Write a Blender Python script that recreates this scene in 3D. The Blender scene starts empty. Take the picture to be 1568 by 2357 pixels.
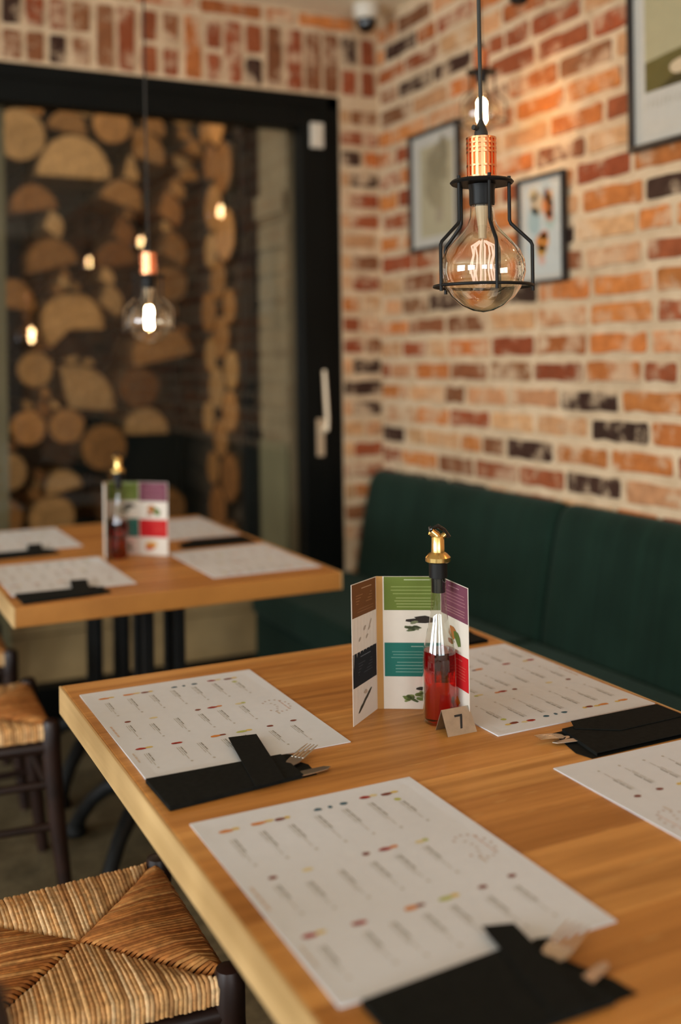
import bpy, math, random
from mathutils import Vector, Matrix
R = random.Random(7)
scene = bpy.context.scene
COL = scene.collection
PI = math.pi

# ------------------------------------------------------------------ helpers
def lin(r, g, b):
    f = lambda c: (c / 255 / 12.92) if c / 255 <= .04045 else ((c / 255 + .055) / 1.055) ** 2.4
    return (f(r), f(g), f(b))

class MB:
    """collects shapes; build() links them as ONE mesh object with per-face colour"""
    def __init__(s): s.v = []; s.f = []; s.c = []
    def face(s, idx, col=(1, 1, 1)): s.f.append(tuple(idx)); s.c.append(col)
    def poly(s, pts, col=(1, 1, 1)):
        n = len(s.v); s.v += [tuple(p) for p in pts]; s.face(range(n, n + len(pts)), col)
    def box(s, x0, x1, y0, y1, z0, z1, col=(1, 1, 1)):
        s.obox(((x0 + x1) / 2, (y0 + y1) / 2, (z0 + z1) / 2), (x1 - x0, y1 - y0, z1 - z0), None, col)
    def obox(s, c, d, m=None, col=(1, 1, 1)):
        n = len(s.v)
        for sz in (-.5, .5):
            for sx, sy in ((-.5, -.5), (.5, -.5), (.5, .5), (-.5, .5)):
                p = Vector((sx * d[0], sy * d[1], sz * d[2]))
                if m is not None: p = m @ p
                s.v.append((p.x + c[0], p.y + c[1], p.z + c[2]))
        for q in ((3, 2, 1, 0), (4, 5, 6, 7), (0, 1, 5, 4), (1, 2, 6, 5), (2, 3, 7, 6), (3, 0, 4, 7)):
            s.face([n + i for i in q], col)
    def prism(s, pts, z0, z1, col=(1, 1, 1)):
        n = len(s.v); k = len(pts)
        area = sum(pts[i][0] * pts[(i + 1) % k][1] - pts[(i + 1) % k][0] * pts[i][1] for i in range(k))
        if area < 0: pts = list(reversed(pts))
        s.v += [(x, y, z0) for x, y in pts] + [(x, y, z1) for x, y in pts]
        s.face([n + k - 1 - i for i in range(k)], col); s.face([n + k + i for i in range(k)], col)
        for i in range(k):
            j = (i + 1) % k; s.face((n + i, n + j, n + k + j, n + k + i), col)
    def tube(s, path, rad, n=8, col=(1, 1, 1), flat=1.0, closed=False):
        path = [Vector(p) for p in path]; k = len(path)
        rads = rad if isinstance(rad, (list, tuple)) else [rad] * k
        b = len(s.v); up = None
        for i, p in enumerate(path):
            if closed: t = path[(i + 1) % k] - path[i - 1]
            else: t = path[min(i + 1, k - 1)] - path[max(i - 1, 0)]
            t.normalize()
            if up is None: up = Vector((0, 0, 1)) if abs(t.z) < .9 else Vector((1, 0, 0))
            a = t.cross(up)
            if a.length < 1e-4: a = t.cross(Vector((0, 1, 0)))
            a.normalize(); u = a.cross(t); up = u
            for j in range(n):
                w = 2 * PI * j / n
                q = p + (a * math.cos(w) + u * math.sin(w) * flat) * rads[i]
                s.v.append(tuple(q))
        for i in range(k if closed else k - 1):
            i2 = (i + 1) % k
            for j in range(n):
                j2 = (j + 1) % n
                s.face((b + i * n + j, b + i2 * n + j, b + i2 * n + j2, b + i * n + j2), col)
        if not closed:
            s.face([b + j for j in range(n)], col)
            s.face([b + (k - 1) * n + n - 1 - j for j in range(n)], col)
    def lathe(s, prof, n=24, c=(0, 0, 0), col=(1, 1, 1), caps=True):
        """prof: list of (r, z)"""
        b = len(s.v); k = len(prof)
        for r, z in prof:
            for j in range(n):
                w = 2 * PI * j / n
                s.v.append((c[0] + r * math.cos(w), c[1] + r * math.sin(w), c[2] + z))
        up = prof[-1][1] >= prof[0][1]
        for i in range(k - 1):
            for j in range(n):
                j2 = (j + 1) % n
                q = (b + i * n + j, b + i * n + j2, b + (i + 1) * n + j2, b + (i + 1) * n + j)
                s.face(q if up else q[::-1], col)
        if caps:
            lo = [b + j for j in range(n)]; hi = [b + (k - 1) * n + j for j in range(n)]
            if up: lo.reverse()
            else: hi.reverse()
            if prof[0][0] > 1e-5: s.face(lo, col)
            if prof[-1][0] > 1e-5: s.face(hi, col)
    def build(s, name, mat, parent=None, loc=None, smooth=None, bevel=0, seg=2, recalc=False):
        me = bpy.data.meshes.new(name)
        me.from_pydata(s.v, [], s.f)
        at = me.color_attributes.new('col', 'FLOAT_COLOR', 'CORNER')
        buf = []
        for f, c in zip(s.f, s.c): buf += [c[0], c[1], c[2], 1.0] * len(f)
        at.data.foreach_set('color', buf)
        me.materials.append(mat)
        me.update()
        if smooth is not None:
            for p in me.polygons: p.use_smooth = True
            me.set_sharp_from_angle(angle=math.radians(smooth))
        o = bpy.data.objects.new(name, me); COL.objects.link(o)
        if parent is not None: o.parent = parent
        if loc is not None: o.location = loc
        if bevel:
            b = o.modifiers.new('edge', 'BEVEL'); b.width = bevel; b.segments = seg
            b.limit_method = 'ANGLE'; b.angle_limit = math.radians(40)
        return o

def tag(o, label, cat, group=None, kind=None):
    o['label'] = label; o['category'] = cat
    if group: o['group'] = group
    if kind: o['kind'] = kind
    return o
def struct(o): o['kind'] = 'structure'; return o
def thing(name, label, cat, loc=(0, 0, 0), rz=0, group=None):
    o = bpy.data.objects.new(name, None); COL.objects.link(o)
    o.empty_display_size = .05; o.location = loc; o.rotation_euler = (0, 0, rz)
    return tag(o, label, cat, group)
def copy_tree(o, parent=None):
    c = o.copy(); COL.objects.link(c)
    if parent is not None: c.parent = parent
    for ch in list(o.children): copy_tree(ch, c)
    return c
def copy_thing(o, label, loc, rz=None, group=None):
    c = copy_tree(o); c['label'] = label; c.location = loc
    if rz is not None: c.rotation_euler = (0, 0, rz)
    if group: c['group'] = group
    return c

# ------------------------------------------------------------------ materials
class NT:
    def __init__(s, name):
        s.m = bpy.data.materials.new(name); s.m.use_nodes = True
        s.n = s.m.node_tree.nodes; s.l = s.m.node_tree.links
        s.b = s.n['Principled BSDF']
    def new(s, t, **kw):
        n = s.n.new(t)
        for k, v in kw.items(): setattr(n, k, v)
        return n
    def link(s, a, b): s.l.new(a, b)
    def noise(s, scale, detail=4, rough=.55, vec=None, stretch=None):
        n = s.new('ShaderNodeTexNoise'); n.inputs['Scale'].default_value = scale
        n.inputs['Detail'].default_value = detail; n.inputs['Roughness'].default_value = rough
        if vec is None: vec = s.new('ShaderNodeTexCoord').outputs['Object']
        if stretch:
            mp = s.new('ShaderNodeMapping'); mp.inputs['Scale'].default_value = stretch
            s.link(vec, mp.inputs['Vector']); vec = mp.outputs['Vector']
        s.link(vec, n.inputs['Vector']); return n.outputs['Fac']
    def ramp(s, fac, stops):
        r = s.new('ShaderNodeValToRGB'); e = r.color_ramp.elements
        while len(e) < len(stops): e.new(.5)
        for i, (p, c) in enumerate(stops): e[i].position = p; e[i].color = (*c, 1)
        s.link(fac, r.inputs['Fac']); return r.outputs['Color']
    def mix(s, fac, a, b, mode='MIX'):
        m = s.new('ShaderNodeMix', data_type='RGBA', blend_type=mode)
        for sock, v in ((m.inputs['Factor'], fac), (m.inputs['A'], a), (m.inputs['B'], b)):
            if isinstance(v, (int, float)): sock.default_value = v
            elif isinstance(v, tuple): sock.default_value = (*v, 1)
            else: s.link(v, sock)
        return m.outputs['Result']
    def attr(s):
        a = s.new('ShaderNodeAttribute'); a.attribute_name = 'col'; return a.outputs['Color']
    def bump(s, h, strength=.3, dist=.002):
        b = s.new('ShaderNodeBump'); b.inputs['Strength'].default_value = strength
        b.inputs['Distance'].default_value = dist
        s.link(h, b.inputs['Height']); s.link(b.outputs['Normal'], s.b.inputs['Normal'])
    def base(s, v):
        if isinstance(v, tuple): s.b.inputs['Base Color'].default_value = (*v, 1)
        else: s.link(v, s.b.inputs['Base Color'])
    def set(s, rough=.5, metal=0, spec=None, **kw):
        s.b.inputs['Roughness'].default_value = rough; s.b.inputs['Metallic'].default_value = metal
        if spec is not None: s.b.inputs['Specular IOR Level'].default_value = spec
        for k, v in kw.items(): s.b.inputs[k].default_value = v
        return s

def plain(name, col, rough=.5, metal=0, spec=None, nscale=0, namt=.15, bump=0):
    t = NT(name).set(rough, metal, spec)
    if nscale:
        nz = t.noise(nscale)
        t.base(t.ramp(nz, [(.3, tuple(c * (1 - namt) for c in col)), (.7, tuple(min(1, c * (1 + namt)) for c in col))]))
        if bump: t.bump(nz, bump)
    else: t.base(col)
    return t.m
def attr_mat(name, rough=.6, spec=.3, nscale=30, namt=.12, bump=0, stretch=None):
    t = NT(name).set(rough, 0, spec)
    nz = t.noise(nscale, stretch=stretch)
    g = t.ramp(nz, [(.3, (1 - namt,) * 3), (.7, (1 + namt,) * 3)])
    t.base(t.mix(1.0, t.attr(), g, 'MULTIPLY'))
    if bump: t.bump(nz, bump)
    return t.m
def thin_glass(name, tint, ior=1.45, rough=0.0, gain=1.0):
    t = NT(name); n = t.n; n.remove(t.b)
    out = n['Material Output']
    tr = t.new('ShaderNodeBsdfTransparent'); tr.inputs['Color'].default_value = (*tint, 1)
    gl = t.new('ShaderNodeBsdfGlossy'); gl.inputs['Roughness'].default_value = rough
    gl.inputs['Color'].default_value = (1, 1, 1, 1)
    fr = t.new('ShaderNodeFresnel'); fr.inputs['IOR'].default_value = ior
    geo = t.new('ShaderNodeNewGeometry')
    # a pane is entered and left through one sheet: use the same IOR on both sides
    fr2 = t.new('ShaderNodeFresnel'); fr2.inputs['IOR'].default_value = 1 / ior if False else ior
    mu = t.new('ShaderNodeMath', operation='MULTIPLY'); mu.inputs[1].default_value = gain
    lw = t.new('ShaderNodeLayerWeight'); lw.inputs['Blend'].default_value = .5
    # Schlick from facing (independent of the side seen)
    pw = t.new('ShaderNodeMath', operation='POWER'); pw.inputs[1].default_value = 5
    f0 = ((ior - 1) / (ior + 1)) ** 2
    ml = t.new('ShaderNodeMath', operation='MULTIPLY_ADD'); ml.inputs[1].default_value = 1 - f0; ml.inputs[2].default_value = f0
    t.link(lw.outputs['Facing'], pw.inputs[0]); t.link(pw.outputs[0], ml.inputs[0]); t.link(ml.outputs[0], mu.inputs[0])
    n.remove(fr); n.remove(fr2); n.remove(geo)
    mx = t.new('ShaderNodeMixShader')
    t.link(mu.outputs[0], mx.inputs[0]); t.link(tr.outputs[0], mx.inputs[1]); t.link(gl.outputs[0], mx.inputs[2])
    t.link(mx.outputs[0], out.inputs['Surface'])
    return t.m
def emit(name, col, s):
    t = NT(name); t.base((.02, .02, .02))
    t.b.inputs['Emission Color'].default_value = (*col, 1); t.b.inputs['Emission Strength'].default_value = s
    return t.m

def oak(name, bright=1.0):
    t = NT(name).set(.42, 0, .3)
    tc = t.new('ShaderNodeTexCoord').outputs['Object']
    sep = t.new('ShaderNodeSeparateXYZ'); t.link(tc, sep.inputs[0])
    # lamellas run across the table (x), each board its own tint
    bw = t.new('ShaderNodeMath', operation='MULTIPLY'); bw.inputs[1].default_value = 13.0; t.link(sep.outputs['Y'], bw.inputs[0])
    fl = t.new('ShaderNodeMath', operation='FLOOR'); t.link(bw.outputs[0], fl.inputs[0])
    wn = t.new('ShaderNodeTexWhiteNoise', noise_dimensions='1D'); t.link(fl.outputs[0], wn.inputs['W'])
    # shift grain per board
    cmb = t.new('ShaderNodeCombineXYZ'); t.link(sep.outputs['X'], cmb.inputs['X']); t.link(sep.outputs['Y'], cmb.inputs['Y'])
    ml = t.new('ShaderNodeMath', operation='MULTIPLY_ADD'); ml.inputs[1].default_value = 7.0
    t.link(wn.outputs['Value'], ml.inputs[0]); t.link(sep.outputs['Z'], ml.inputs[2]); t.link(ml.outputs[0], cmb.inputs['Z'])
    g1 = t.noise(1.0, 6, .6, cmb.outputs[0], (3.0, 55, 3))
    g2 = t.noise(1.0, 3, .5, cmb.outputs[0], (1.2, 9, 1))
    tint = t.ramp(wn.outputs['Value'], [(0, (.43, .172, .033)), (.55, (.545, .232, .052)), (1, (.66, .315, .082))])
    grain = t.ramp(g1, [(.3, (.72, .66, .58)), (.62, (1.07, 1.07, 1.07))])
    broad = t.ramp(g2, [(.3, (.80, .76, .72)), (.7, (1.12, 1.13, 1.14))])
    c = t.mix(1.0, t.mix(1.0, tint, grain, 'MULTIPLY'), broad, 'MULTIPLY')
    # pale medullary flecks
    fk = t.noise(1.0, 2, .5, cmb.outputs[0], (14, 90, 14))
    fm = t.ramp(fk, [(.66, (0, 0, 0)), (.74, (.35, .35, .35))])
    c = t.mix(fm, c, (.78, .48, .17))
    t.base(c); t.bump(g1, .06, .001)
    rr = t.ramp(g1, [(.3, (.52, .52, .52)), (.7, (.36, .36, .36))]); t.link(rr, t.b.inputs['Roughness'])
    return t.m

def brick_mat():
    t = NT('brick_masonry').set(.85, 0, .2)
    tc = t.new('ShaderNodeTexCoord').outputs['Object']
    base = t.attr()
    n1 = t.noise(8.5, 6, .68, tc); n2 = t.noise(28, 4, .6, tc); n3 = t.noise(1.6, 2, .5, tc)
    v = t.ramp(n2, [(.25, (.70, .66, .62)), (.75, (1.25, 1.25, 1.25))])
    c = t.mix(1.0, base, v, 'MULTIPLY')
    # lime mortar wiped over the faces of the bricks
    m1 = t.ramp(n1, [(.50, (0, 0, 0)), (.60, (.88, .88, .88))])
    m2 = t.ramp(n3, [(.35, (.35, .35, .35)), (.65, (1, 1, 1))])
    c = t.mix(t.mix(1.0, m1, m2, 'MULTIPLY'), c, (.63, .45, .285))
    t.base(c); t.bump(n2, .5, .004)
    return t.m
def mortar_mat():
    t = NT('lime_mortar').set(.95, 0, .1)
    n = t.noise(14, 5, .65); n2 = t.noise(2.2, 2)
    c = t.ramp(n, [(.3, (.53, .375, .23)), (.7, (.71, .54, .355))])
    t.base(t.mix(1.0, c, t.ramp(n2, [(.3, (.86, .85, .84)), (.7, (1.08, 1.08, 1.08))]), 'MULTIPLY'))
    t.bump(n, .6, .006); return t.m

M = {}
M['brick'] = brick_mat(); M['mortar'] = mortar_mat()
M['ceiling'] = plain('ceiling_paint', (.86, .77, .58), .9, nscale=3, namt=.04)
M['plaster'] = plain('plaster_wall', (.60, .58, .55), .9, nscale=4, namt=.06)
M['oak'] = oak('oak_tabletop')
def oak_edge():
    t = NT('oak_edging').set(.45, 0, .4); tc = t.new('ShaderNodeTexCoord').outputs['Object']
    g = t.noise(1.0, 5, .6, tc, (60, 2.5, 60)); g2 = t.noise(3.0, 2, .5, tc)
    c = t.ramp(g, [(.3, (.56, .35, .145)), (.7, (.70, .46, .21))])
    t.base(t.mix(1.0, c, t.ramp(g2, [(.3, (.92, .9, .86)), (.7, (1.05, 1.05, 1.05))]), 'MULTIPLY')); return t.m
M['oakedge'] = oak_edge()
M['iron'] = plain('black_iron', (.008, .008, .0075), .5, 0, .2, nscale=40, namt=.2)
M['blackmetal'] = plain('black_lamp_metal', (.007, .0065, .006), .45, .0, .22)
M['frame'] = plain('anthracite_door_frame', (.0025, .0030, .0022), .5, 0, .12, nscale=6, namt=.2)
M['copper'] = plain('polished_copper', (.88, .40, .20), .22, 1)
M['gold'] = plain('gold_metal', (.83, .56, .20), .22, 1)
M['steel'] = plain('stainless_steel', (.60, .57, .53), .25, 1)
M['brushed'] = plain('brushed_steel', (.46, .42, .36), .42, 1, nscale=60, namt=.1)
M['cord'] = plain('black_rubber_cord', (.018, .015, .010), .6)
M['darkwood'] = plain('dark_stained_beech', (.020, .0075, .0045), .42, 0, .4, nscale=18, namt=.4)
M['green'] = None
M['paper'] = attr_mat('printed_paper', .75, .2, 60, .015)
M['napkin'] = plain('black_paper_napkin', (.0095, .0098, .0085), .85, 0, .08, nscale=120, namt=.25, bump=.15)
M['rush'] = attr_mat('woven_rush', .7, .25, 90, .3, .2)
M['log'] = attr_mat('split_firewood', .85, .15, 34, .32, .3)
M['print'] = attr_mat('poster_print', .6, .2, 25, .03)
M['black'] = plain('matte_black_frame', (.012, .008, .006), .5)
M['whitepl'] = plain('white_plastic', (.62, .56, .46), .4)
M['beigemetal'] = plain('champagne_handle_metal', (.62, .47, .31), .35, .3)
M['blacklens'] = plain('black_dome_plastic', (.004, .004, .004), .12)
M['bulb'] = thin_glass('amber_bulb_glass', (.96, .87, .73), 1.5, 0, 3.4)
M['pane'] = thin_glass('window_glass', (.92, .92, .88), 1.5, 0, 1.1)
M['pglass'] = thin_glass('picture_glass', (.97, .97, .96), 1.4, .02, .8)
M['bottle'] = thin_glass('clear_bottle_glass', (.90, .90, .86), 1.5, .01, 2.0)
M['stem'] = plain('milky_glass_stem', (.62, .54, .44), .3)
M['fil_dim'] = emit('dim_filament', (1, .74, .62), 1.15)
M['fil_lit'] = emit('glowing_filament', (1, .66, .36), 210)
M['number'] = plain('black_numeral_ink', (.008, .008, .008), .5)
M['concrete'] = plain('outside_render', (.20, .15, .085), .95, nscale=5, namt=.18, bump=.2)
M['greenpanel'] = plain('olive_outside_panel', (.145, .125, .065), .8, nscale=4, namt=.1)
M['plinth'] = plain('outside_stone_plinth', (.36, .26, .135), .95, nscale=7, namt=.2, bump=.3)
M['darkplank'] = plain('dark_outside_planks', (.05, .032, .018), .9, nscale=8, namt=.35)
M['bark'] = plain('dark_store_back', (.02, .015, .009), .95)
def velvet():
    t = NT('bottle_green_corduroy').set(.9, 0, .15)
    t.b.inputs['Sheen Weight'].default_value = .15; t.b.inputs['Sheen Roughness'].default_value = .5
    t.b.inputs['Sheen Tint'].default_value = (.35, .5, .42, 1)
    tc = t.new('ShaderNodeTexCoord').outputs['Object']
    rib = t.noise(1.0, 1, .4, tc, (6, 70, .6)); n = t.noise(9, 3, .5, tc)
    c = t.ramp(n, [(.3, (.0045, .0165, .0100)), (.7, (.0070, .0215, .0135))])
    c = t.mix(1.0, c, t.ramp(rib, [(.35, (.82, .82, .82)), (.65, (1.12, 1.12, 1.12))]), 'MULTIPLY')
    t.base(c); t.bump(rib, .25, .002); return t.m
M['green'] = velvet()
def floor_mat():
    t = NT('mottled_stone_floor').set(.55, 0, .3)
    n = t.noise(9, 6, .7); n2 = t.noise(55, 3, .6)
    c = t.ramp(n, [(.3, (.072, .055, .028)), (.55, (.14, .108, .058)), (.75, (.22, .175, .10))])
    t.base(t.mix(1.0, c, t.ramp(n2, [(.3, (.75, .75, .75)), (.7, (1.2, 1.2, 1.2))]), 'MULTIPLY')); return t.m
M['floor'] = floor_mat()
def syrup():
    t = NT('red_oil'); t.base((.62, .022, .012)); t.set(.0)
    t.b.inputs['Transmission Weight'].default_value = 1.0; t.b.inputs['IOR'].default_value = 1.40
    va = t.new('ShaderNodeVolumeAbsorption'); va.inputs['Color'].default_value = (.9, .06, .03, 1); va.inputs['Density'].default_value = 14
    t.link(va.outputs[0], t.n['Material Output'].inputs['Volume'])
    return t.m
M['oil'] = syrup()

# ------------------------------------------------------------------ measurements (metres; z up, y along the bench wall, x along the window wall)
WX, WY, CZ = 2.11, 3.90, 2.72           # bench wall, window wall, ceiling
LX, RY = -4.60, -4.60                   # far left wall, wall behind the viewer
TZ = .75                                # table top

# ------------------------------------------------------------------ setting
b = MB(); b.box(LX - .2, WX + .2, RY - .2, WY + .1, -.12, 0); struct(b.build('floor', M['floor']))
b = MB(); b.box(LX - .2, WX + .2, RY - .2, WY + .25, CZ, CZ + .15); struct(b.build('ceiling', M['ceiling']))

PAL = dict(D=(.055, .026, .016), R=(.31, .078, .028), B=(.25, .095, .038), O=(.55, .18, .046), P=(.60, .31, .145))
def brick_col(k=None):
    if k is None: k = R.choices('ORBPDM', (35, 18, 10, 16, 5, 16))[0]
    c = PAL.get(k, (.43, .128, .036)); j = R.uniform(.72, 1.06); h = R.uniform(.9, 1.1)
    return (c[0] * j, c[1] * j * h, c[2] * j * h)
HINT = {
'D': [(3.61, 2.39), (2.33, 1.52), (2.43, 1.1), (2.82, 1.02), (2.61, 1.19), (2.23, 1.78), (2.63, 1.71), (3.79, 2.58)],
'R': [(2.7, 2.39), (3.07, 1.36), (2.7, 0.92), (2.23, 1.61), (2.24, 1.27), (2.86, 2.27), (2.67, 2.31), (2.69, 1.27), (3.07, 2.39), (3.42, 2.52), (2.58, 1.88), (2.37, 2.31)],
'B': [(3.18, 1.28), (2.97, 1.28), (3.08, 1.01), (3.25, 0.93), (2.49, 2.21), (2.7, 1.96), (3.48, 1.44)],
'O': [(2.42, 1.78), (2.53, 2.06), (2.55, 1.35), (2.41, 1.44), (2.3, 1.18), (2.24, 1.1), (2.54, 1.53), (2.27, 1.01), (2.88, 2.13), (2.3, 1.35), (2.77, 1.56), (2.33, 1.68), (3.71, 1.41), (3.23, 1.51), (3.03, 1.99), (3.3, 1.03)],
'P': [(2.49, 1.96), (2.81, 2.05), (2.74, 1.11), (3.18, 1.19), (2.88, 1.11), (2.58, 1.62), (2.69, 1.45), (3.48, 1.22), (2.6, 0.86), (2.35, 0.95), (3.49, 1.02), (2.48, 1.67)]}

def add_brick(b, a0, a1, z0, z1, place, col):
    """one worn brick: a jittered outline, a proud rounded face; place(a, z, out) maps to the wall"""
    w, h = a1 - a0, z1 - z0; r = min(.010, .3 * min(w, h))
    pts = []
    for cx, cz, q in ((a1 - r, z0 + r, 3), (a1 - r, z1 - r, 0), (a0 + r, z1 - r, 1), (a0 + r, z0 + r, 2)):
        for k in range(3):
            w_ = (q + k / 2) * PI / 2
            pts.append((cx + r * math.cos(w_) + R.uniform(-.0022, .0022), cz + r * math.sin(w_) + R.uniform(-.0022, .0022)))
        if w > .1 and q in (0, 2):                       # worn long edges
            for f in (.3, .55, .8):
                x = cx + (a0 - a1 + 2 * r) * f if q == 0 else cx + (a1 - a0 - 2 * r) * f
                pts.append((x, cz + (r if q == 0 else -r) + R.uniform(-.006, .0025) * (1 if q == 0 else -1)))
    ca, cz = (a0 + a1) / 2, (z0 + z1) / 2
    p = R.uniform(.0035, .0075); n = len(b.v); k = len(pts)
    for s_, o in ((1, -.004), (1, p * .55), (.93, p)):
        b.v += [tuple(place(ca + (x - ca) * (1 - (1 - s_) * .5 * min(1, h / w * 2)), cz + (z - cz) * s_, o)) for x, z in pts]
    for i in range(2):
        for j in range(k):
            j2 = (j + 1) % k
            b.face((n + i * k + j, n + i * k + j2, n + (i + 1) * k + j2, n + (i + 1) * k + j), col)
    b.face([n + 2 * k + j for j in range(k)], col)

def course(b, a0, a1, zc, h, place, joint=.024, hints=None, start=0.0, colour=None):
    a = a0 - start
    while a < a1 - .02:
        L = R.choices((.245, .235, .118, .17), (52, 22, 20, 6))[0] * R.uniform(.95, 1.05)
        lo, hi = max(a, a0), min(a + L, a1)
        if hi - lo > .03:
            k = None
            if hints:
                for kk, l in hints.items():
                    for (hy, hz) in l:
                        if lo - .012 < hy < hi + .012 and abs(hz - zc) < .043: k = kk
            add_brick(b, lo, hi, zc - h / 2 + R.uniform(-.003, .003), zc + h / 2 + R.uniform(-.003, .003), place, colour or brick_col(k))
        a += L + joint * R.uniform(.8, 1.25)

right_place = lambda a, z, o: (WX - o, a, z)
b = MB(); b.box(WX, WX + .2, RY - .2, WY + .2, -.05, CZ + .1)
wr = struct(b.build('wall_right', M['mortar']))
b = MB(); PITCH = .0863
for i in range(-20, 12):
    zc = 1.7813 + i * PITCH
    if .02 < zc < CZ - .02: course(b, RY + .01, WY - .012, zc, .0605, right_place, .024, HINT, R.uniform(0, .2))
o = b.build('wall_right_bricks', M['brick'], wr)
# window wall: pier right of the door, soldier course over it, plain stretch far left
DX0, DX1, DZ = -.95, 1.930, 2.385
b = MB(); b.box(DX1, WX + .2, WY, WY + .25, -.05, CZ + .1); b.box(LX - .2, DX1, WY, WY + .25, DZ, CZ + .1); b.box(LX - .2, DX0, WY, WY + .25, -.05, DZ)
wb = struct(b.build('wall_back', M['mortar']))
back_place = lambda a, z, o: (a, WY - o, z)
b = MB()
for i in range(-20, 8):
    zc = 1.795 + i * .0853
    if .03 < zc < 2.37:
        colr = None
        if i == 3: colr = (.05, .022, .012)
        if R.random() < .5:
            course(b, DX1 + .006, WX - .006, zc, .058, back_place, .02, None, R.choice((.05, .1, .16)), colr)
        else:
            add_brick(b, DX1 + .05, WX - .008, zc - .029, zc + .029, back_place, colr or brick_col(R.choice('RBRDO')))
            add_brick(b, DX1 + .004, DX1 + .042, zc - .029, zc + .029, back_place, brick_col('P'))
a = LX + .01
while a < WX - .05:                                     # upright bricks over the door
    wd = R.uniform(.058, .066); t_ = R.random(); e = min(a + wd, WX - .006)
    ks = 'BMMRDRBR' if a < 1.05 else 'RBRDBRMR'  # darker mix: the dimmer light over the door is put into the brick colours
    if t_ < .42:
        add_brick(b, a, e, DZ + .012, DZ + .115, back_place, brick_col(R.choice(ks)))
        add_brick(b, a, e, DZ + .137, DZ + .247, back_place, brick_col(R.choice(ks)))
    else: add_brick(b, a, e, DZ + .012, DZ + .250, back_place, brick_col(R.choice(ks)))
    a += wd + R.uniform(.018, .026)
course(b, LX + .01, WX - .006, 2.684, .050, back_place, .022, None, .07)
for i in range(32):
    zc = .05 + i * .0853
    if zc < DZ - .03: course(b, LX + .01, DX0 - .006, zc, .058, back_place, .02)
b.build('wall_back_bricks', M['brick'], wb)
# left wall with two large windows, and the wall behind the viewer
WINS = ((-2.6, -.2), (.6, 3.0))
b = MB(); ys = [RY - .2, WINS[0][0], WINS[0][1], WINS[1][0], WINS[1][1], WY + .2]
b.box(LX - .2, LX, ys[0], ys[5], -.05, .7); b.box(LX - .2, LX, ys[0], ys[5], 2.35, CZ + .1)
for i in (0, 2, 4): b.box(LX - .2, LX, ys[i], ys[i + 1], .7, 2.35)
struct(b.build('wall_left', M['plaster']))
RWINS = ((-3.6, -1.6), (-.8, 1.4))  # unseen windows, added to even out the light across the tables
b = MB(); xs = [LX - .2, RWINS[0][0], RWINS[0][1], RWINS[1][0], RWINS[1][1], WX + .2]
b.box(xs[0], xs[5], RY - .2, RY, -.05, .7); b.box(xs[0], xs[5], RY - .2, RY, 2.45, CZ + .1)
for i in (0, 2, 4): b.box(xs[i], xs[i + 1], RY - .2, RY, .7, 2.45)
struct(b.build('wall_rear', M['plaster']))
for i, (x0, x1) in enumerate(RWINS):
    w = bpy.data.objects.new('window_%d' % (i + 3), None); COL.objects.link(w); struct(w); w.location = ((x0 + x1) / 2, RY - .06, .7)
    b = MB(); hw = (x1 - x0) / 2
    for xx in (-hw + .03, hw - .03, 0): b.box(xx - .03, xx + .03, -.03, .03, 0, 1.75)
    for zz in (.03, 1.72): b.box(-hw, hw, -.03, .03, zz - .03, zz + .03)
    b.build('window_frame', M['frame'], w)
for i, (y0, y1) in enumerate(WINS):
    w = bpy.data.objects.new('window_%d' % (i + 1), None); COL.objects.link(w); struct(w); w.location = (LX - .06, (y0 + y1) / 2, .7)
    b = MB(); hw = (y1 - y0) / 2
    for yy in (-hw + .03, hw - .03, 0): b.box(-.03, .03, yy - .03, yy + .03, 0, 1.65)
    for zz in (.03, 1.62): b.box(-.03, .03, -hw, hw, zz - .03, zz + .03)
    b.build('window_frame', M['frame'], w)

# ------------------------------------------------------------------ sliding glass door in the window wall
door = bpy.data.objects.new('door_1', None); COL.objects.link(door); struct(door); door.location = (0, WY, 0)
b = MB(); y0, y1 = .005, .10
b.box(DX1 - .055, DX1, y0, y1, 0, DZ); b.box(DX0, DX0 + .055, y0, y1, 0, DZ); b.box(DX0, DX1, y0, y1, DZ - .055, DZ); b.box(DX0, DX1, y0, y1, 0, .05)
b.build('door_frame', M['frame'], door, bevel=.004)
b = MB(); y0, y1 = -.012, .07
SX0, SX1 = .56, DX1 - .058
b.box(SX1 - .122, SX1, y0, y1, .052, DZ - .058); b.box(SX0 - .09, SX0 + .0, y0, y1, .052, DZ - .058)
b.box(SX0, SX1 - .122, y0, y1, DZ - .058 - .085, DZ - .058); b.box(SX0, SX1 - .122, y0, y1, .052, .15)
b.box(DX0 + .056, SX0 - .09, y0, y1, DZ - .058 - .085, DZ - .058); b.box(DX0 + .056, SX0 - .09, y0, y1, .052, .15); b.box(DX0 + .056, DX0 + .14, y0, y1, .15, DZ - .143)
b.build('door_sash', M['frame'], door, bevel=.004)
for xa, xb in ((SX0, SX1 - .122), (DX0 + .14, SX0 - .09)):
    b = MB(); b.poly([(xa, .05, .15), (xb, .05, .15), (xb, .05, DZ - .143), (xa, .05, DZ - .143)]); b.build('glass_pane', M['pane'], door)
hx = SX1 - .055
b = MB()
b.obox((hx, -.016, 1.00), (.030, .008, .15)); b.tube([(hx, -.016, 1.03), (hx, -.055, 1.03), (hx + .006, -.06, 1.05)], .011, 10)
b.tube([(hx + .006, -.06, 1.03), (hx + .008, -.062, 1.08), (hx + .003, -.062, 1.18), (hx, -.058, 1.27)], [.015, .014, .013, .011], 10, flat=.6)
o = b.build('door_handle', M['beigemetal'], door, smooth=40); o['label'] = 'pale metal lever handle'
b = MB(); b.box(hx - .028, hx + .026, -.03, -.0125, 2.165, 2.265); b.box(hx - .012, hx + .010, -.034, -.03, 2.18, 2.25)
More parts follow.
